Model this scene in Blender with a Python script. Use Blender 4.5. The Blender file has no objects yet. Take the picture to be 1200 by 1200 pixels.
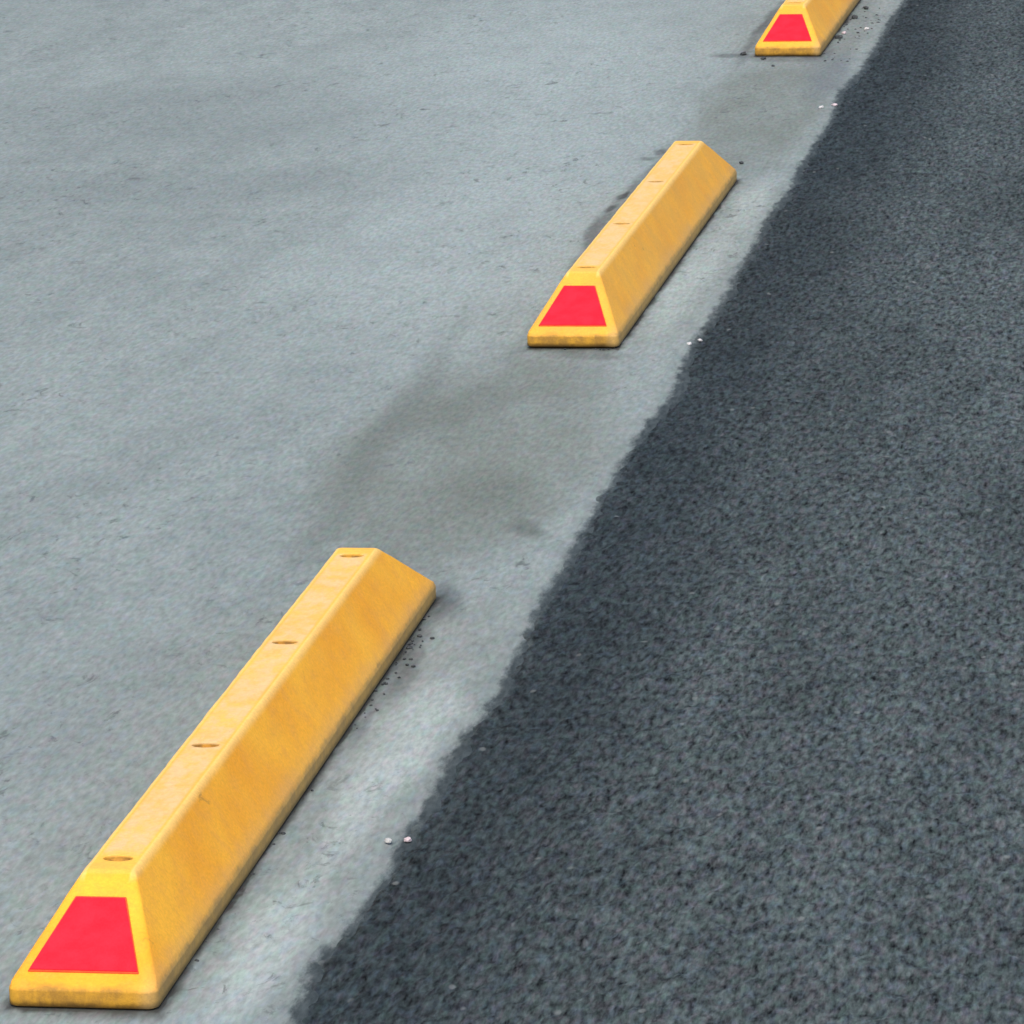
import bpy, bmesh, math, random
import numpy as np
from mathutils import Matrix, Vector, noise
from mathutils.geometry import tessellate_polygon

scene = bpy.context.scene
C = scene.collection
random.seed(7)
rng = np.random.default_rng(11)

# ------------------------------------------------------------------ camera
cam_data = bpy.data.cameras.new('camera')
cam = bpy.data.objects.new('camera', cam_data); C.objects.link(cam)
Rm = ((0.9867448333, -0.0079025387, 0.1620869637),
      (0.1592282382, 0.2399253546, -0.9576440844),
      (-0.0313209528, 0.9707591741, 0.2380034113))
M4 = Matrix(Rm).to_4x4(); M4.translation = Vector((1.16883, -4.266876, 1.572115))
cam.matrix_world = M4
cam_data.sensor_width = 36; cam_data.lens = 165.132
scene.cycles.filter_width = 1.55
cam_data.clip_start = 0.05; cam_data.clip_end = 2000
scene.camera = cam

# ------------------------------------------------------------------ light
SUN_EL, SUN_AZ_VEC = math.radians(58), Vector((0.02, -1.0))   # horizontal direction the light comes from
az = math.atan2(SUN_AZ_VEC.x, SUN_AZ_VEC.y)                   # clockwise from +Y
w = bpy.data.worlds.new('World'); scene.world = w; w.use_nodes = True
nt = w.node_tree
sky = nt.nodes.new('ShaderNodeTexSky'); sky.sky_type = 'NISHITA'; sky.sun_disc = False
sky.sun_elevation = SUN_EL; sky.sun_rotation = az
sky.air_density = 1.0; sky.dust_density = 4.0; sky.ozone_density = 1.0
bg = nt.nodes['Background']; bg.inputs['Strength'].default_value = 0.15
nt.links.new(sky.outputs[0], bg.inputs[0])
sun_d = bpy.data.lights.new('sun', 'SUN'); sun_d.energy = 1.4; sun_d.angle = math.radians(38)
sun_d.color = (1.0, 0.955, 0.88)
sun = bpy.data.objects.new('sun', sun_d); C.objects.link(sun)
d = Vector((SUN_AZ_VEC.normalized().x * math.cos(SUN_EL), SUN_AZ_VEC.normalized().y * math.cos(SUN_EL), math.sin(SUN_EL)))
sun.rotation_euler = d.to_track_quat('Z', 'Y').to_euler()
sun.location = (0, 0, 10)
vs = scene.view_settings
vs.view_transform = 'Standard'; vs.look = 'None'; vs.gamma = 1.0; vs.use_curve_mapping = False
vs.exposure = 0.38

# ------------------------------------------------------------------ node helpers
class Mat:
    def __init__(s, name):
        s.m = bpy.data.materials.new(name); s.m.use_nodes = True
        s.t = s.m.node_tree; s.b = s.t.nodes['Principled BSDF']
        s.tc = s.t.nodes.new('ShaderNodeTexCoord').outputs['Object']
    def link(s, a, b): s.t.links.new(a, b)
    def setin(s, sock, v):
        if isinstance(v, bpy.types.NodeSocket): s.link(v, sock)
        elif v is not None:
            if isinstance(v, tuple) and len(v) == 3 and sock.type == 'RGBA': v = (*v, 1)
            sock.default_value = v
    def map(s, scale=(1, 1, 1), loc=(0, 0, 0), rot=0, kind='POINT', vec=None):
        n = s.t.nodes.new('ShaderNodeMapping'); n.vector_type = kind
        s.link(vec or s.tc, n.inputs[0])
        n.inputs['Location'].default_value = loc; n.inputs['Scale'].default_value = scale
        n.inputs['Rotation'].default_value = (0, 0, rot)
        return n.outputs[0]
    def noise(s, scale, detail=4, rough=0.5, vec=None, color=False, dist=0):
        n = s.t.nodes.new('ShaderNodeTexNoise'); s.link(vec or s.tc, n.inputs['Vector'])
        n.inputs['Scale'].default_value = scale; n.inputs['Detail'].default_value = detail
        n.inputs['Roughness'].default_value = rough; n.inputs['Distortion'].default_value = dist
        return n.outputs['Color' if color else 'Fac']
    def voro(s, scale, vec=None, out='Color', feat='F1'):
        n = s.t.nodes.new('ShaderNodeTexVoronoi'); n.feature = feat
        s.link(vec or s.tc, n.inputs['Vector']); n.inputs['Scale'].default_value = scale
        return n.outputs[out]
    def rng(s, v, a, b, c=0.0, d_=1.0, smooth=True):
        n = s.t.nodes.new('ShaderNodeMapRange'); n.interpolation_type = 'SMOOTHSTEP' if smooth else 'LINEAR'
        s.setin(n.inputs[0], v)
        for i, x in enumerate((a, b, c, d_)): s.setin(n.inputs[i + 1], x)
        return n.outputs[0]
    def math(s, op, a, b=None, c=None):
        n = s.t.nodes.new('ShaderNodeMath'); n.operation = op
        s.setin(n.inputs[0], a)
        if b is not None: s.setin(n.inputs[1], b)
        if c is not None: s.setin(n.inputs[2], c)
        return n.outputs[0]
    def mix(s, f, a, b, mode='MIX'):
        n = s.t.nodes.new('ShaderNodeMix'); n.data_type = 'RGBA'; n.blend_type = mode
        s.setin(n.inputs[0], f); s.setin(n.inputs[6], a); s.setin(n.inputs[7], b)
        return n.outputs[2]
    def xyz(s, vec=None):
        n = s.t.nodes.new('ShaderNodeSeparateXYZ'); s.link(vec or s.tc, n.inputs[0]); return n.outputs
    def vadd(s, a, b, k=1.0):
        n = s.t.nodes.new('ShaderNodeVectorMath'); n.operation = 'MULTIPLY_ADD'
        s.link(a, n.inputs[0]); n.inputs[1].default_value = (k, k, k); s.setin(n.inputs[2], b)
        return n.outputs[0]
    def blob(s, cx, cy, rx, ry, rot=0.0, soft=0.35, vec=None):
        v = s.map((rx, ry, 1e6), (cx, cy, 0), rot, 'TEXTURE', vec)
        n = s.t.nodes.new('ShaderNodeVectorMath'); n.operation = 'LENGTH'; s.link(v, n.inputs[0])
        return s.rng(n.outputs['Value'], 1 - soft, 1 + soft, 1.0, 0.0)
    def attr(s, name):
        n = s.t.nodes.new('ShaderNodeAttribute'); n.attribute_type = 'GEOMETRY'; n.attribute_name = name
        return n.outputs['Fac']
    def bump(s, h, strength, dist):
        n = s.t.nodes.new('ShaderNodeBump'); n.inputs['Strength'].default_value = strength
        n.inputs['Distance'].default_value = dist; s.link(h, n.inputs['Height'])
        s.link(n.outputs[0], s.b.inputs['Normal'])

# ------------------------------------------------------------------ materials
def mat_asphalt():
    a = Mat('asphalt'); b = a.b
    el = a.map((1, 0.42, 1))                                    # grain drawn out along the paving direction
    big = a.noise(2.2, 4, .6, a.map((2.2, .55, 1)))
    mid = a.noise(14, 4, .6, el)
    cell = a.voro(215, el)
    cx = a.xyz(cell)
    fine = a.noise(150, 2, .6, a.map((1, .30, 1)))
    tint = a.xyz(a.noise(95, 3, .6, a.map((1, .34, 1), (4, 1, 0)), True))
    col = a.mix(a.rng(big, .3, .7), (.040, .053, .053), (.064, .083, .083))
    # fresher, darker binder along the seam with the concrete
    x = a.xyz(a.vadd(a.noise(3.0, 3, .6, a.map((1, .4, 1)), True), a.tc, .16))
    band = a.rng(x[0], .34, .62, 1.0, 0.0)
    col = a.mix(a.math('MULTIPLY', band, .92), col, (.017, .025, .028))
    col = a.mix(a.rng(mid, .3, .75, 0, .35), col, (.044, .060, .062))
    col = a.mix(1.0, col, a.mix(a.rng(fine, .24, .76, smooth=False), (.0, .01, .02), (2.15, 2.1, 2.06)), 'MULTIPLY')
    col = a.mix(a.rng(tint[0], .45, .68, 0, .8), col, a.mix(1.0, col, (1.22, .93, 1.02), 'MULTIPLY'))
    col = a.mix(a.rng(tint[1], .45, .68, 0, .6), col, a.mix(1.0, col, (.84, 1.06, .92), 'MULTIPLY'))
    col = a.mix(a.rng(tint[2], .45, .68, 0, .8), col, a.mix(1.0, col, (.92, .96, 1.16), 'MULTIPLY'))
    col = a.mix(a.rng(cx[0], .0, 1.0, 0, .35, False), col, a.mix(1.0, col, (.62, .64, .68), 'MULTIPLY'))
    col = a.mix(a.rng(cx[1], .86, .98, 0, .6), col, a.mix(1.0, col, (1.45, 1.4, 1.4), 'MULTIPLY'))
    pale = a.voro(95, a.map((1, .6, 1), (3.1, 7.7, 0))); px = a.xyz(pale)
    pd = a.voro(95, a.map((1, .6, 1), (3.1, 7.7, 0)), 'Distance')
    spot = a.math('MULTIPLY', a.rng(px[0], .985, .995), a.rng(pd, .2, .5, 1, 0))
    col = a.mix(a.math('MULTIPLY', spot, .28), col, (.30, .32, .31))
    # cement dust dragged over the seam
    dn = a.noise(60, 5, .75, a.map((1, .5, 1)))
    xx = a.xyz()
    sd = a.attr('seam')
    dust = a.math('ADD', sd, a.math('MULTIPLY', a.math('SUBTRACT', dn, .5), .055))
    col = a.mix(a.rng(dust, -.008, .018, .70, 0), col, (.125, .150, .148))
    a.link(col, b.inputs['Base Color'])
    b.inputs['Roughness'].default_value = .9; b.inputs['Specular IOR Level'].default_value = .15
    a.bump(fine, .6, .002)
    return a.m

def mat_concrete():
    a = Mat('concrete'); b = a.b
    el = a.map((1, .35, 1))
    wob = a.vadd(a.noise(4.5, 4, .6, a.map((1, .35, 1)), True), a.map((1, 1, 1), (-.05, -.05, 0)), .10)
    big = a.noise(.9, 4, .55, a.map((1, .35, 1)))
    mid = a.noise(6, 5, .6, a.map((1, .3, 1), (1.3, 4, 0)))
    col = a.mix(a.rng(big, .3, .7), (.218, .256, .244), (.262, .306, .290))
    col = a.mix(a.rng(mid, .35, .70, 0, .7), col, (.190, .224, .214))
    smu = a.noise(26, 4, .65, a.map((1, .34, 1), (6, 3, 0)))
    col = a.mix(1.0, col, a.mix(a.rng(smu, .3, .7), (.91, .92, .92), (1.07, 1.06, 1.06)), 'MULTIPLY')
    stain = (.148, .168, .142)
    def blob(cx, cy, rx, ry, rot, soft, k, colr):
        nonlocal col
        m = a.blob(cx, cy, rx, ry, rot, soft, wob)
        n2 = a.rng(a.noise(9, 5, .7, a.map((1, .35, 1), (cx * 3, cy, 0))), .32, .62, .58, 1)
        col = a.mix(a.math('MULTIPLY', a.math('MULTIPLY', m, n2), k), col, colr)
    light = (.345, .405, .392)
    # oily, mossy bays left between the curbs, and the rubbed pale strip beside them
    blob(-.03, 2.42, .20, .74, .02, .28, .80, stain)
    blob(-.18, 2.60, .028, .75, .03, .7, .60, (.125, .145, .130))
    blob(.05, 2.15, .07, .16, .3, .6, .55, (.120, .138, .118))
    blob(-.09, 2.72, .06, .20, -.2, .6, .50, (.120, .138, .118))
    blob(.13, 1.97, .018, .05, .4, .6, .7, (.09, .105, .09))
    blob(.06, 5.55, .14, .80, .0, .30, .78, stain)
    blob(-.06, 5.75, .035, .55, .0, .8, .35, stain)
    blob(.148, .93, .036, .26, .0, .6, .85, light)
    blob(.150, .62, .026, .16, .0, .7, .7, light)
    blob(.135, .16, .036, .26, .0, .6, .9, light)
    blob(.145, 3.75, .035, .38, .0, .6, .8, light)
    blob(.160, 4.50, .028, .25, .0, .6, .6, light)
    blob(-.30, 4.3, .28, 1.1, .0, .7, .45, light)
    blob(-.55, 6.4, .35, 1.2, .0, .7, .50, light)
    blob(-1.25, 5.6, .55, .45, .1, .6, .50, (.172, .204, .197))
    blob(-1.0, 4.7, .42, .20, .1, .6, .50, (.168, .200, .193))
    blob(-.42, 1.0, .20, .5, .0, .7, .40, (.188, .222, .217))
    blob(.135, 6.75, .05, .8, .0, .5, .75, (.155, .18, .172))
    blob(.165, 6.10, .035, .35, .0, .5, .7, (.13, .15, .155))
    blob(.086, 1.585, .020, .080, .12, .8, .8, (.095, .105, .108))  # soft shadow off the nearest curb's rear right corner, painted into the slab
    blob(.080, 1.42, .011, .20, .0, .8, .8, (.085, .092, .092))  # the same painted shadow, carried down the curb's right side
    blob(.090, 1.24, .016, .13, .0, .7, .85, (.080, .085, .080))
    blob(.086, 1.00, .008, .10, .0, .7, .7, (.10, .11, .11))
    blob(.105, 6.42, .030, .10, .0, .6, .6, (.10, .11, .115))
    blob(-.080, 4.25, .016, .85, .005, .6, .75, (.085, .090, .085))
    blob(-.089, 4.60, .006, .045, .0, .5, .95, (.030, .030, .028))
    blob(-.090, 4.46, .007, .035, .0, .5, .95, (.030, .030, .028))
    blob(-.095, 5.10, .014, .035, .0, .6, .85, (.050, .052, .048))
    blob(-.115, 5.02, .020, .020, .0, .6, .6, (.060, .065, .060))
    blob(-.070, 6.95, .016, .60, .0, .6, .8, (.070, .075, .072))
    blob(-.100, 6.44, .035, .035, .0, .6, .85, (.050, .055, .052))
    blob(.05, 3.125, .060, .030, .0, .7, .75, (.105, .115, .105))
    blob(.02, 6.36, .060, .025, .0, .7, .7, (.085, .092, .088))
    # dirt washed up against the curbs, contact shade painted in with it
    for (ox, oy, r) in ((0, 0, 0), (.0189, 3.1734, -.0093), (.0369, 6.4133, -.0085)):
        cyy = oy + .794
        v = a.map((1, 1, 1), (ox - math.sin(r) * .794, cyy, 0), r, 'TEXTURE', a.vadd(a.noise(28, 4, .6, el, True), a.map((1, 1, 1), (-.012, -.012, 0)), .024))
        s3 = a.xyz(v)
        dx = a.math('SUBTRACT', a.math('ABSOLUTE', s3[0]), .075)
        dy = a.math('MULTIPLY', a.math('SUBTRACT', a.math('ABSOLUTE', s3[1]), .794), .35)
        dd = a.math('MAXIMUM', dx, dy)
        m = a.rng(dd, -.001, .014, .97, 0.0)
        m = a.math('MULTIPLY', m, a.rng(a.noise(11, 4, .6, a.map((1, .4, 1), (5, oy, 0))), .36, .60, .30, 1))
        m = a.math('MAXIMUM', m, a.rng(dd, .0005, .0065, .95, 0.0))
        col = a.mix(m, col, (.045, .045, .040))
    # short dark pits and drag marks across the slab
    wr = a.noise(20, 6, .74, a.map((1.5, .95, 1), (2, 9, 0)), dist=.7)
    wm = a.rng(a.noise(2.2, 3, .5, a.map((1, .4, 1), (7, 2, 0))), .42, .62, .12, 1)
    pits = a.math('MULTIPLY', a.rng(wr, .41, .33), wm)
    col = a.mix(a.math('MULTIPLY', pits, .75), col, (.10, .12, .115))
    w2 = a.noise(42, 5, .7, a.map((.8, .42, 1), (12, 5, 0)), dist=.8)
    m2 = a.rng(a.noise(3.2, 4, .6, a.map((1, .4, 1), (1, 8, 0))), .42, .62, .10, 1)
    col = a.mix(a.math('MULTIPLY', a.math('MULTIPLY', a.rng(w2, .43, .32), m2), .85), col, (.095, .112, .108))
    # sand grains, faintly green / violet
    g = a.noise(85, 3, .6, a.map((1, .30, 1)), True); gx = a.xyz(g)
    fine = a.noise(140, 3, .6, a.map((1, .28, 1)))
    col = a.mix(1.0, col, a.mix(a.rng(fine, .22, .78, smooth=False), (.70, .70, .70), (1.25, 1.25, 1.25)), 'MULTIPLY')
    col = a.mix(a.rng(gx[0], .46, .66, 0, .75), col, a.mix(1.0, col, (1.10, .95, 1.02), 'MULTIPLY'))
    col = a.mix(a.rng(gx[1], .46, .66, 0, .75), col, a.mix(1.0, col, (.90, 1.03, .95), 'MULTIPLY'))
    col = a.mix(a.rng(gx[2], .46, .66, 0, .75), col, a.mix(1.0, col, (.94, .99, 1.10), 'MULTIPLY'))
    # the feathered rim over the asphalt is dirtier
    sd = a.attr('seam')
    rn = a.noise(60, 5, .7, a.map((1, .30, 1), (1, 1, 0)))
    rw = a.math('ADD', sd, a.math('MULTIPLY', a.math('SUBTRACT', rn, .5), .038))
    dark = a.mix(a.rng(fine, .2, .8), (.018, .027, .030), (.062, .080, .084))
    col = a.mix(a.rng(rw, -.026, .000, 0, .30), col, (.15, .18, .175))
    col = a.mix(a.rng(rw, -.007, .009), col, dark)
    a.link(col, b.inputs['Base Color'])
    b.inputs['Roughness'].default_value = .88; b.inputs['Specular IOR Level'].default_value = .3
    a.bump(fine, .25, .0012)
    return a.m

def mat_yellow():
    a = Mat('yellow_rubber'); b = a.b
    att = a.t.nodes.new('ShaderNodeAttribute'); att.attribute_type = 'OBJECT'; att.attribute_name = 'dust'
    dust = att.outputs['Fac']
    oi = a.t.nodes.new('ShaderNodeObjectInfo')
    off = a.t.nodes.new('ShaderNodeVectorMath'); off.operation = 'ADD'
    a.link(a.tc, off.inputs[0]); a.link(oi.outputs['Location'], off.inputs[1])
    P = off.outputs[0]
    s = a.xyz()
    col = a.mix(a.rng(a.noise(7, 4, .55, P), .3, .7), (.88, .375, .020), (.97, .485, .036))
    col = a.mix(a.rng(a.noise(45, 4, .6, P), .4, .75, 0, .55), col, (.80, .36, .055))
    col = a.mix(a.math('MULTIPLY', dust, a.rng(a.noise(12, 4, .6, P), .3, .7, .35, 1)), col, (.66, .37, .075))
    # chalky, rubbed crown between the bolts
    top = a.rng(s[2], .0985, .1005)
    tn = a.noise(55, 5, .7, a.map((1, .5, 1), vec=P))
    inx = a.rng(a.math('ABSOLUTE', s[0]), .0175, .0225, 1, 0)
    iny = a.math('MULTIPLY', a.rng(s[1], .17, .20), a.rng(s[1], 1.41, 1.43, 1, 0))
    hug = a.math('MULTIPLY', a.math('MULTIPLY', top, inx), iny)
    hug = a.math('MULTIPLY', hug, a.rng(tn, .35, .62, .25, .95))
    col = a.mix(a.math('MULTIPLY', top, .25), col, (.90, .60, .16))
    col = a.mix(hug, col, (.74, .51, .235))
    # dirt packed into the bolt holes, shade of the recess painted in too
    hole = a.math('MULTIPLY', a.rng(a.math('ABSOLUTE', s[0]), .0158, .0166, 1, 0), a.rng(s[2], .0985, .1010, 1, 0))
    hole = a.math('MULTIPLY', hole, a.math('MULTIPLY', a.rng(s[1], .150, .152), a.rng(s[1], 1.435, 1.437, 1, 0)))
    col = a.mix(a.math('MULTIPLY', hole, a.rng(a.noise(75, 3, .6, P), .36, .58, .55, 1.0)), col, (.24, .12, .022))
    # paler arrises along the crown
    geo = a.t.nodes.new('ShaderNodeNewGeometry')
    edge = a.math('MULTIPLY', a.rng(s[2], .092, .1), a.rng(a.math('ABSOLUTE', s[0]), .0215, .0245))
    col = a.mix(a.math('MULTIPLY', edge, .65), col, (.93, .62, .20))
    # road film on the skirt and the foot of the slope
    film = a.math('ADD', s[2], a.math('MULTIPLY', a.noise(30, 4, .6, P), .018))
    fm = a.rng(film, .0275, .0345, 1, 0)
    fcol = a.mix(a.rng(a.noise(38, 5, .7, P), .36, .62), (.30, .165, .032), (.56, .30, .03))
    col = a.mix(a.math('MULTIPLY', fm, .86), col, fcol)
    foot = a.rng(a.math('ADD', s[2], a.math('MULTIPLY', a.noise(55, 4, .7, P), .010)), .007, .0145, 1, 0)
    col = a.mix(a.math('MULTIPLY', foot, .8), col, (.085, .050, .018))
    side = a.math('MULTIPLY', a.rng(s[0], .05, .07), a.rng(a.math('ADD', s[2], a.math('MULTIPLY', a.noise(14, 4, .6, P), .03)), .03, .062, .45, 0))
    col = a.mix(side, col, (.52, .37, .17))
    # scuffs and specks
    sc = a.noise(22, 5, .7, a.map((1.4, .55, 1), (4, 2, 1), .4, vec=P), dist=1.2)
    col = a.mix(a.rng(sc, .34, .26, 0, .6), col, (.36, .19, .05))
    spk = a.noise(260, 3, .8, P)
    col = a.mix(1.0, col, a.mix(a.rng(spk, .2, .8), (.86, .86, .86), (1.1, 1.1, 1.1)), 'MULTIPLY')
    a.link(col, b.inputs['Base Color'])
    b.inputs['Roughness'].default_value = .68; b.inputs['Specular IOR Level'].default_value = .3
    a.bump(a.math('ADD', spk, a.noise(60, 3, .6, P)), .30, .0012)
    return a.m

def mat_red():
    a = Mat('red_reflector'); b = a.b
    n = a.noise(40, 3, .6)
    cell = a.voro(420, a.map((1, .8, 1)), 'Distance')
    col = a.mix(a.rng(n, .3, .7), (.80, .004, .020), (.90, .012, .032))
    col = a.mix(a.rng(cell, .2, .7, 0, .12), col, (.93, .03, .06))
    a.link(col, b.inputs['Base Color'])
    b.inputs['Roughness'].default_value = .5; b.inputs['Specular IOR Level'].default_value = .25
    a.bump(cell, .15, .0006)
    return a.m
def mat_simple(name, c1, c2, scale, rough=.8):
    a = Mat(name)
    a.link(a.mix(a.rng(a.noise(scale, 4, .7), .3, .7), c1, c2), a.b.inputs['Base Color'])
    a.b.inputs['Roughness'].default_value = rough
    return a.m
M_ASPH, M_CONC, M_YEL, M_RED = mat_asphalt(), mat_concrete(), mat_yellow(), mat_red()
M_BOLT = mat_simple('dusty_bolt', (.10, .055, .018), (.20, .11, .03), 90)
M_FRAME = mat_simple('orange_red_rim', (.62, .045, .008), (.72, .09, .01), 60, .5)
M_WHITE = mat_simple('pale_quartz', (.40, .41, .40), (.62, .60, .60), 200)
M_PINK = mat_simple('pinkish_quartz', (.46, .38, .40), (.60, .50, .52), 200)
M_DARK = mat_simple('dark_stone', (.025, .03, .033), (.06, .066, .07), 200)
M_GREYST = mat_simple('grey_stone', (.36, .37, .37), (.46, .47, .46), 200)

def setp(o, **k):
    for a, v in k.items(): o[a] = v
    return o

# ------------------------------------------------------------------ ground sheets
def axis(fine0, fine1, step, far0, far1):
    a = list(np.arange(fine0, fine1 + step / 2, step))
    s = step; x = a[0]
    lo = []
    while x > far0 and far0 < fine0 - 1e-6: s *= 1.35; x -= s; lo.append(x)
    s = step; x = a[-1]; hi = []
    while x < far1 and far1 > fine1 + 1e-6: s *= 1.35; x += s; hi.append(x)
    return np.array(lo[::-1] + a + hi)
def field(nx, ny, sx, sy):
    """unit-variance smooth random field, correlation sx, sy in samples"""
    f = np.fft.rfft2(rng.standard_normal((ny, nx)))
    fy = np.fft.fftfreq(ny)[:, None]; fx = np.fft.rfftfreq(nx)[None, :]
    f *= np.exp(-2 * (math.pi ** 2) * ((fx * sx) ** 2 + (fy * sy) ** 2))
    r = np.fft.irfft2(f, s=(ny, nx)); return r / r.std()
def sheet(name, xs, ys, Z, mat, seam):
    ny, nx = Z.shape
    X, Y = np.meshgrid(xs, ys)
    co = np.stack([X, Y, Z], -1).reshape(-1, 3).astype(np.float32)
    i = np.arange(ny * nx).reshape(ny, nx)
    q = np.stack([i[:-1, :-1], i[:-1, 1:], i[1:, 1:], i[1:, :-1]], -1).reshape(-1).astype(np.int32)
    nq = len(q) // 4
    me = bpy.data.meshes.new(name)
    me.vertices.add(len(co)); me.vertices.foreach_set('co', co.ravel())
    me.loops.add(len(q)); me.loops.foreach_set('vertex_index', q)
    me.polygons.add(nq); me.polygons.foreach_set('loop_start', np.arange(nq, dtype=np.int32) * 4)
    me.polygons.foreach_set('loop_total', np.full(nq, 4, np.int32))
    me.polygons.foreach_set('use_smooth', np.ones(nq, bool))
    me.update(calc_edges=True); me.materials.append(mat)
    at = me.attributes.new('seam', 'FLOAT', 'POINT'); at.data.foreach_set('value', seam.astype(np.float32).ravel())
    o = bpy.data.objects.new(name, me); C.objects.link(o); o['kind'] = 'structure'
    return o
def inside(xs, ys, x0, x1, y0, y1, s=.05):
    fx = np.clip((xs - x0) / s, 0, 1) * np.clip((x1 - xs) / s, 0, 1)
    fy = np.clip((ys - y0) / s, 0, 1) * np.clip((y1 - ys) / s, 0, 1)
    return fy[:, None] * fx[None, :]

EDGE = [(0.208, -0.5), (0.208, -0.007), (0.199, 0.112), (0.197, 0.198), (0.211, 0.239), (0.212, 0.361), (0.217, 0.444), (0.209, 0.554), (0.218, 0.644), (0.216, 0.714), (0.21, 0.846), (0.214, 0.974), (0.223, 1.109), (0.219, 1.347), (0.208, 1.61), (0.213, 1.762), (0.208, 1.998), (0.207, 2.143), (0.207, 2.365), (0.208, 2.595), (0.225, 2.797), (0.207, 3.096), (0.215, 3.646), (0.209, 3.895), (0.212, 4.1), (0.206, 4.341), (0.216, 4.633), (0.211, 4.924), (0.212, 5.212), (0.218, 5.484), (0.201, 5.892), (0.217, 6.202), (0.219, 6.559), (0.219, 6.984), (0.222, 7.331), (.215, 8)]

# asphalt: a rough mat of aggregate, a few mm lower than the slab
xs = axis(.165, 1.15, .003, .165, 300.0); ys = axis(-.20, 8.0, .0062, -60.0, 900.0)
nx, ny = len(xs), len(ys)
f1 = field(nx, ny, 1.0, 1.1); f2 = field(nx, ny, 1.7, 1.7); f3 = field(nx, ny, 14, 9)
h = .0005 * np.clip(f1, -2.6, 1.6) + .0010 * np.clip(f2, -2.6, 1.5) + .0009 * f3
Z = -.0040 + h * inside(xs, ys, .10, 1.15, -.2, 8.0) - .010 * np.clip((.193 - xs) / .012, 0, 1)[None, :]
ed = np.interp(ys, [e[1] for e in EDGE], [e[0] for e in EDGE])
seam = xs[None, :] - ed[:, None]
Z = Z - .0030 * np.clip((.014 - seam) / .022, 0, 1)
sheet('asphalt_road', xs, ys, Z, M_ASPH, seam)

# concrete slab, its last centimetres smeared down over the asphalt
xs = np.concatenate([axis(-2.40, .165, .0045, -300.0, .165), np.arange(.167, .275, .0018)]); ys = axis(-.20, 8.0, .0075, -60.0, 900.0)
nx, ny = len(xs), len(ys)
g1 = field(nx, ny, 1.0, 1.0); g2 = field(nx, ny, 4, 3); g3 = field(nx, ny, 40, 22)
h = .00008 * g1 + .00022 * g2 + .0006 * g3
ed = np.interp(ys, [e[1] for e in EDGE], [e[0] for e in EDGE])
wob = .0013 * field(8, ny, .01, 1.5)[:, 0] + .0022 * field(8, ny, .01, 8.0)[:, 0]
dd = xs[None, :] - (ed + .5 * wob)[:, None]
drop = -.0040 * np.clip((dd + .018) / .034, 0, 2.0) - .008 * np.clip((dd - .016) / .02, 0, 1.5)
Z = h * inside(xs, ys, -2.4, 9, -.2, 8.0) + drop + np.clip((dd + .03) / .03, 0, 1) * .0004 * g2
sheet('concrete_pavement', xs, ys, Z, M_CONC, dd)

# ------------------------------------------------------------------ parking block
L, W, T, H, SK, EN = 1.587, .1528, .0528, .1018, .0215, .1326
HOLES = (.1719, .5736, .9992, 1.4123); HR, HD = .0160, .0105
def rrect(hx, y0, y1, r, step=.012):
    """counter-clockwise rounded rectangle with a fixed count of points"""
    pts = []
    nl, nsx, k = 120, 10, 5
    def seg(a, b, n):
        for i in range(n): pts.append((a[0] + (b[0] - a[0]) * i / n, a[1] + (b[1] - a[1]) * i / n))
    def arc(cx, cy, a0):
        for i in range(k):
            t = a0 + math.pi / 2 * i / k
            pts.append((cx + r * math.cos(t), cy + r * math.sin(t)))
    seg((hx, y0 + r), (hx, y1 - r), nl); arc(hx - r, y1 - r, 0)
    seg((hx - r, y1), (-hx + r, y1), nsx); arc(-hx + r, y1 - r, math.pi / 2)
    seg((-hx, y1 - r), (-hx, y0 + r), nl); arc(-hx + r, y0 + r, math.pi)
    seg((-hx + r, y0), (hx - r, y0), nsx); arc(hx - r, y0 + r, 1.5 * math.pi)
    return pts
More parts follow.
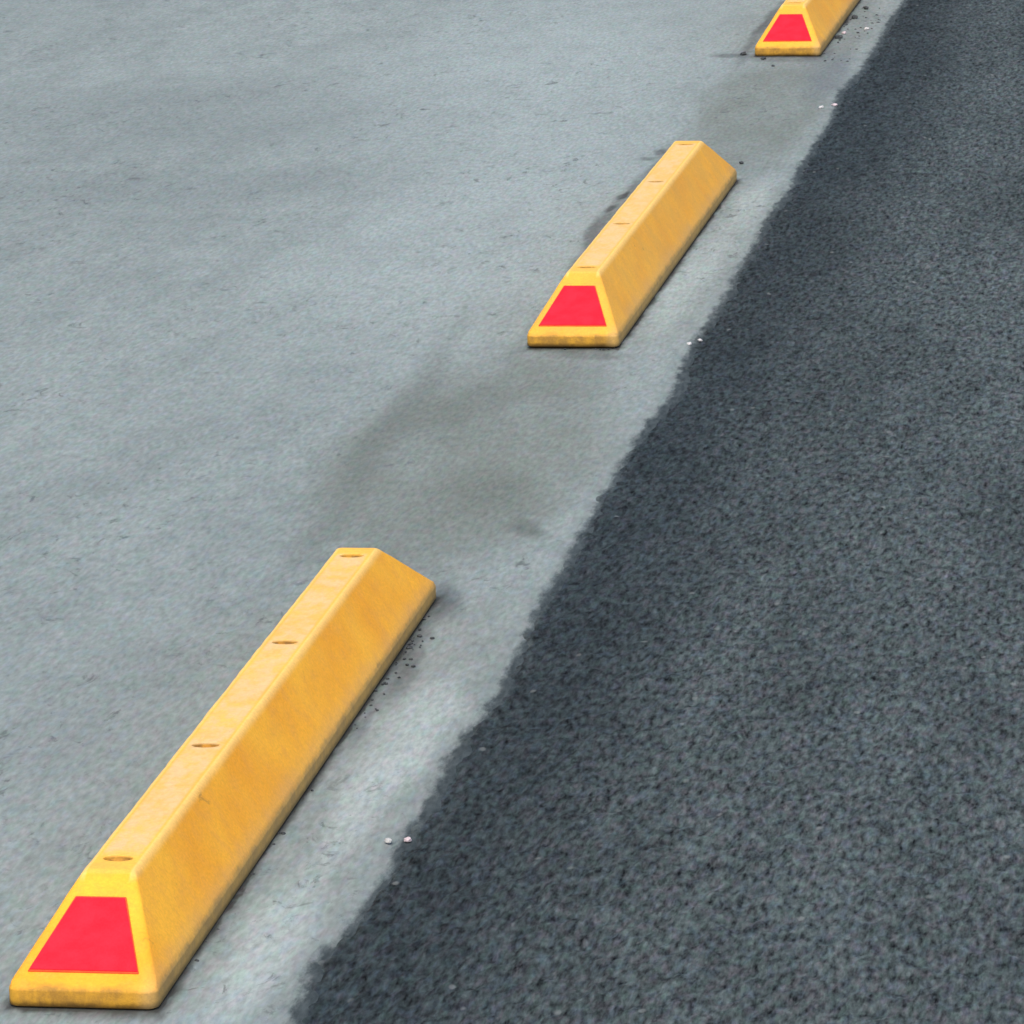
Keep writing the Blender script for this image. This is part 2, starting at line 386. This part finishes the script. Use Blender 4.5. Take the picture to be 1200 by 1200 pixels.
def curb_body():
    # profile: s = how far up the slope (0 skirt, 1 crown), z, extra outward/inward, corner radius
    prof = [(-.0045, 0.0, .009), (-.0035, .0022, .010), (0, .005, .011), (0, SK - .003, .010), ('s', .012, .0095), ('s', .05, .009)]
    loops = []
    def slope(f, dz=0.0, r=.008, extra=0.0):
        hx = W / 2 + (T / 2 - W / 2) * f; e = EN * f
        return (hx + extra, e - extra, SK + (H - SK) * f + dz, r)
    rows = [(W / 2 - .0075, .0075, -.0016, .006), (W / 2 - .0045, .0045, .0006, .007), (W / 2, 0, .0028, .011),
            (W / 2, 0, .010, .011), (W / 2, 0, SK - .0035, .011), (W / 2 - .0004, .0006, SK - .0015, .0105),
            (W / 2 - .0014, .0024, SK + .0004, .010), slope(.04)]
    for f in (.08, .16, .26, .36, .46, .56, .66, .76, .86, .92, .955): rows.append(slope(f, 0, .010 - .004 * f))
    hx, e, z, r = slope(.955)
    rows.append((T / 2 + .0003, EN - .0022, H - .0016, .006))
    rows.append((T / 2 - .0011, EN + .0008, H - .0005, .006))
    rows.append((T / 2 - .0028, EN + .0040, H, .006))
    bm = bmesh.new(); prev = None; rings = []
    for hx, e, z, r in rows:
        ring = [bm.verts.new((x, y, z)) for x, y in rrect(hx, e, L - e, r)]
        rings.append(ring)
    n = len(rings[0])
    for a, b in zip(rings, rings[1:]):
        for i in range(n): bm.faces.new((a[i], a[(i + 1) % n], b[(i + 1) % n], b[i]))
    bm.faces.new(list(reversed(rings[0])))
    # crown with four bolt holes cut in it
    top = rings[-1]; loops = [[v.co.copy() for v in top]]; flat = list(top); walls = []
    for hy in HOLES:
        hl = []
        for i in range(28):
            t = -2 * math.pi * i / 28
            hl.append(bm.verts.new((HR * math.cos(t), hy + HR * .66 * math.sin(t), H)))
        flat += hl; loops.append([v.co.copy() for v in hl]); walls.append(hl)
    for tri in tessellate_polygon(loops):
        try: bm.faces.new([flat[i] for i in tri])
        except ValueError: pass
    for hl, hy in zip(walls, HOLES):
        lo = [bm.verts.new((v.co.x * .97, hy + (v.co.y - hy) * .97, H - .0008)) for v in hl]
        lo2 = [bm.verts.new((v.co.x * .93, hy + (v.co.y - hy) * .93, H - HD)) for v in hl]
        for a, b in ((hl, lo), (lo, lo2)):
            for i in range(28): bm.faces.new((a[i], a[(i + 1) % 28], b[(i + 1) % 28], b[i]))
        bm.faces.new(lo2)
    bmesh.ops.recalc_face_normals(bm, faces=bm.faces)
    # hand-worn, slightly uneven mouldings
    for v in bm.verts:
        k = min(1.0, v.co.z / .02)
        p = v.co
        n1 = noise.noise(p * 9); n2 = noise.noise(p * 38 + Vector((3, 1, 7))); n3 = noise.noise(p * 95 + Vector((9, 1, 2)))
        side = Vector((1 if p.x > 0 else -1, 0, .4))
        if p.z < H - .0003: v.co += side * (.0006 * n1 + .00045 * n2 + .0003 * n3) * k
    for f in bm.faces: f.smooth = True
    me = bpy.data.meshes.new('body'); bm.to_mesh(me); bm.free()
    me.materials.append(M_YEL)
    return me
def prism(name, outline, z0, z1, mat, bev=.0006):
    """a plate standing on the sloping end: outline in slope coordinates (u across, v up the slope)"""
    bm = bmesh.new()
    ln = math.hypot(EN, H - SK); dy, dz = EN / ln, (H - SK) / ln; nrm = Vector((0, -dz, dy))
    def P(u, v, k): return Vector((u, v * dy, SK + v * dz)) + nrm * k
    cu = sum(p[0] for p in outline) / len(outline); cv = sum(p[1] for p in outline) / len(outline)
    rings = []
    for k, sh in ((z0, 0), (z1 - bev, 0), (z1, bev)):
        ring = []
        for u, v in outline:
            du, dv = cu - u, cv - v; l = math.hypot(du, dv)
            ring.append(bm.verts.new(P(u + du / l * sh, v + dv / l * sh, k)))
        rings.append(ring)
    n = len(outline)
    for a, b in zip(rings, rings[1:]):
        for i in range(n): bm.faces.new((a[i], a[(i + 1) % n], b[(i + 1) % n], b[i]))
    bm.faces.new(rings[-1]); bm.faces.new(list(reversed(rings[0])))
    bmesh.ops.recalc_face_normals(bm, faces=bm.faces)
    me = bpy.data.meshes.new(name); bm.to_mesh(me); bm.free(); me.materials.append(mat)
    return me
def trapezoid(f0, f1, w0, w1, r=.002):
    ln = math.hypot(EN, H - SK); a = [(-w0, f0 * ln), (w0, f0 * ln), (w1, f1 * ln), (-w1, f1 * ln)]
    out = []
    for i in range(4):
        p, q, s = Vector(a[i - 1]), Vector(a[i]), Vector(a[(i + 1) % 4])
        d1 = (p - q).normalized(); d2 = (s - q).normalized()
        A, B = q + d1 * r, q + d2 * r
        for t in (0, .33, .67, 1): out.append(tuple((A * (1 - t) ** 2 + q * 2 * t * (1 - t) + B * t * t)))
    return out
def bolt_mesh(hy):
    bm = bmesh.new()
    rings = []
    for r, z in ((.0088, H - HD - .0004), (.0088, H - HD + .0018), (.0080, H - HD + .0027), (.0060, H - HD + .0034), (.0045, H - HD + .0022)):
        rings.append([bm.verts.new((r * math.cos(t * math.pi / 10), r * math.sin(t * math.pi / 10), z)) for t in range(20)])
    for a, b in zip(rings, rings[1:]):
        for i in range(20): bm.faces.new((a[i], a[(i + 1) % 20], b[(i + 1) % 20], b[i]))
    bm.faces.new(rings[-1]); bm.faces.new(list(reversed(rings[0])))
    me = bpy.data.meshes.new('bolt'); bm.to_mesh(me); bm.free(); me.materials.append(M_BOLT)
    return me

root = bpy.data.objects.new('parking_block', None); C.objects.link(root); root.empty_display_size = .1
GROUP = 'yellow curb pieces in a row along the edge of the concrete'
setp(root, kind='thing', label='nearest and largest yellow parking block, its red reflector at lower left', category='parking block', group=GROUP)
body = bpy.data.objects.new('body', curb_body()); C.objects.link(body); body.parent = root; body['dust'] = .0
wn = body.modifiers.new('weighted', 'WEIGHTED_NORMAL'); wn.weight = 90; wn.keep_sharp = True
refl = bpy.data.objects.new('reflector', prism('reflector', [(u - .0016, v) for u, v in trapezoid(.147, .758, .0555, .0252, .0012)], .0006, .0022, M_RED)); C.objects.link(refl); refl.parent = root
rim = bpy.data.objects.new('rim', prism('rim', [(u - .0016, v) for u, v in trapezoid(.134, .772, .0570, .0262, .0016)], -.001, .0012, M_FRAME)); C.objects.link(rim); rim.parent = refl
bme = bolt_mesh(0)
for hy in HOLES:
    bo = bpy.data.objects.new('bolt', bme); C.objects.link(bo); bo.parent = root; bo.location = (0, hy, 0)
root.location = (-.0010, 0, .0002)
def copy_tree(o, parent=None):
    c = o.copy(); C.objects.link(c)
    if parent: c.parent = parent
    for ch in list(o.children): copy_tree(ch, c)
    return c
for (x, y, r, dust, lab) in ((.0189, 3.1734, -.0093, .55, 'middle yellow parking block, whole in view between the nearest and the farthest'),
                             (.0369, 6.4133, -.0085, .40, 'farthest yellow parking block, cut off by the top edge of the photo')):
    c = copy_tree(root); c.location = (x - .0006, y, .0002); c.rotation_euler = (0, 0, r); c['label'] = lab
    for ch in c.children:
        if ch.name.startswith('body'): ch['dust'] = dust

# ------------------------------------------------------------------ loose stones
def stone_mesh(bm, x, y, z, r, seed, flat=.6):
    m = bmesh.ops.create_icosphere(bm, subdivisions=2, radius=1)
    a = random.Random(seed); rot = a.random() * 6.28; ax = .8 + a.random() * .5
    for v in m['verts']:
        n = noise.noise(v.co * 1.3 + Vector((seed * 1.7, 0, 0))) * .45 + noise.noise(v.co * 3 + Vector((0, seed, 0))) * .2
        p = v.co * (1 + n); px, py = p.x * ax, p.y / ax
        v.co = Vector((x + r * (px * math.cos(rot) - py * math.sin(rot)), y + r * (px * math.sin(rot) + py * math.cos(rot)), z + r * flat * p.z))
def stone(x, y, r, mat, label, group=None, flat=.65):
    bm = bmesh.new(); stone_mesh(bm, 0, 0, 0, r, int(abs(x * 977 + y * 131)) + 3, flat)
    for f in bm.faces: f.smooth = False
    me = bpy.data.meshes.new('pebble'); bm.to_mesh(me); bm.free(); me.materials.append(mat)
    o = bpy.data.objects.new('pebble', me); C.objects.link(o)
    o.location = (x, y, r * flat * .75 - (.003 if x > .205 else 0)); setp(o, label=label, category='pebble')
    if group: o['group'] = group
G1 = 'small pebbles in pairs on the seam between concrete and asphalt'
stone(.204, .554, .0042, M_GREYST, 'tiny whitish pebble on the seam beside the nearest curb, left of its pair', G1)
stone(.223, .567, .0042, M_PINK, 'tiny pinkish pebble on the seam beside the nearest curb, right of its pair', G1)
stone(.206, 3.216, .0044, M_WHITE, 'tiny white pebble on the seam beside the middle curb, left of its pair', G1)
stone(.220, 3.244, .0040, M_WHITE, 'tiny white pebble on the seam beside the middle curb, right of its pair', G1)
stone(.187, 5.656, .0055, M_WHITE, 'white pebble on the seam before the farthest curb, left of its pair', G1)
stone(.212, 5.702, .0058, M_PINK, 'pinkish pebble on the seam before the farthest curb, right of its pair', G1)
G2 = 'small stones on the dirty concrete beside the farthest curb'
stone(.182, 6.841, .0055, M_WHITE, 'pale stone near the seam, right of the farthest curb', G2)
stone(.133, 6.773, .0060, M_PINK, 'pinkish grey stone close to the right side of the farthest curb', G2)
stone(.128, 6.700, .0075, M_DARK, 'dark stone just in front of the pinkish one beside the farthest curb', G2)
stone(.136, 7.033, .0085, M_DARK, 'largest dark stone right of the farthest curb near the top edge', G2)
stone(.149, 7.198, .0070, M_DARK, 'dark stone right of the farthest curb, uppermost of the dark ones', G2)
G3 = 'dark stones in front of the farthest curb'
stone(-.014, 6.372, .0065, M_DARK, 'dark stone touching the front foot of the farthest curb', G3)
stone(.019, 6.264, .0040, M_DARK, 'small dark stone lying a little in front of the farthest curb', G3)
stone(-.068, 6.440, .0080, M_DARK, 'dark stone at the front left corner of the farthest curb', G3)
stone(.095, 4.955, .0050, M_DARK, 'dark stone at the far right corner of the middle curb')

# loose grit caught against the curbs: one object, past counting
bm = bmesh.new(); gr = random.Random(5); k = 0
def scatter(n, x0, x1, y0, y1, r0, r1, bias=1.0):
    global k
    for _ in range(n):
        k += 1
        t = gr.random() ** bias
        stone_mesh(bm, x0 + (x1 - x0) * t, gr.uniform(y0, y1), .0006, gr.uniform(r0, r1), k, .6)
scatter(26, .080, .096, .98, 1.40, .0009, .0024, 2.2)
scatter(14, .076, .082, .1, 1.5, .0014, .0028)
scatter(9, .078, .104, 1.14, 1.40, .0016, .0036, 1.6)
scatter(30, -.064, -.054, 3.3, 4.7, .0012, .0034)
scatter(22, .092, .100, 3.3, 4.6, .0012, .0030)
scatter(7, -.02, .09, 3.160, 3.170, .0010, .0020)
scatter(40, .112, .20, 6.3, 7.3, .0014, .0038)
me = bpy.data.meshes.new('grit'); bm.to_mesh(me); bm.free(); me.materials.append(M_DARK)
gro = bpy.data.objects.new('grit', me); C.objects.link(gro)
setp(gro, kind='stuff', label='dark grit and crumbs caught along the feet of the yellow curbs', category='grit')
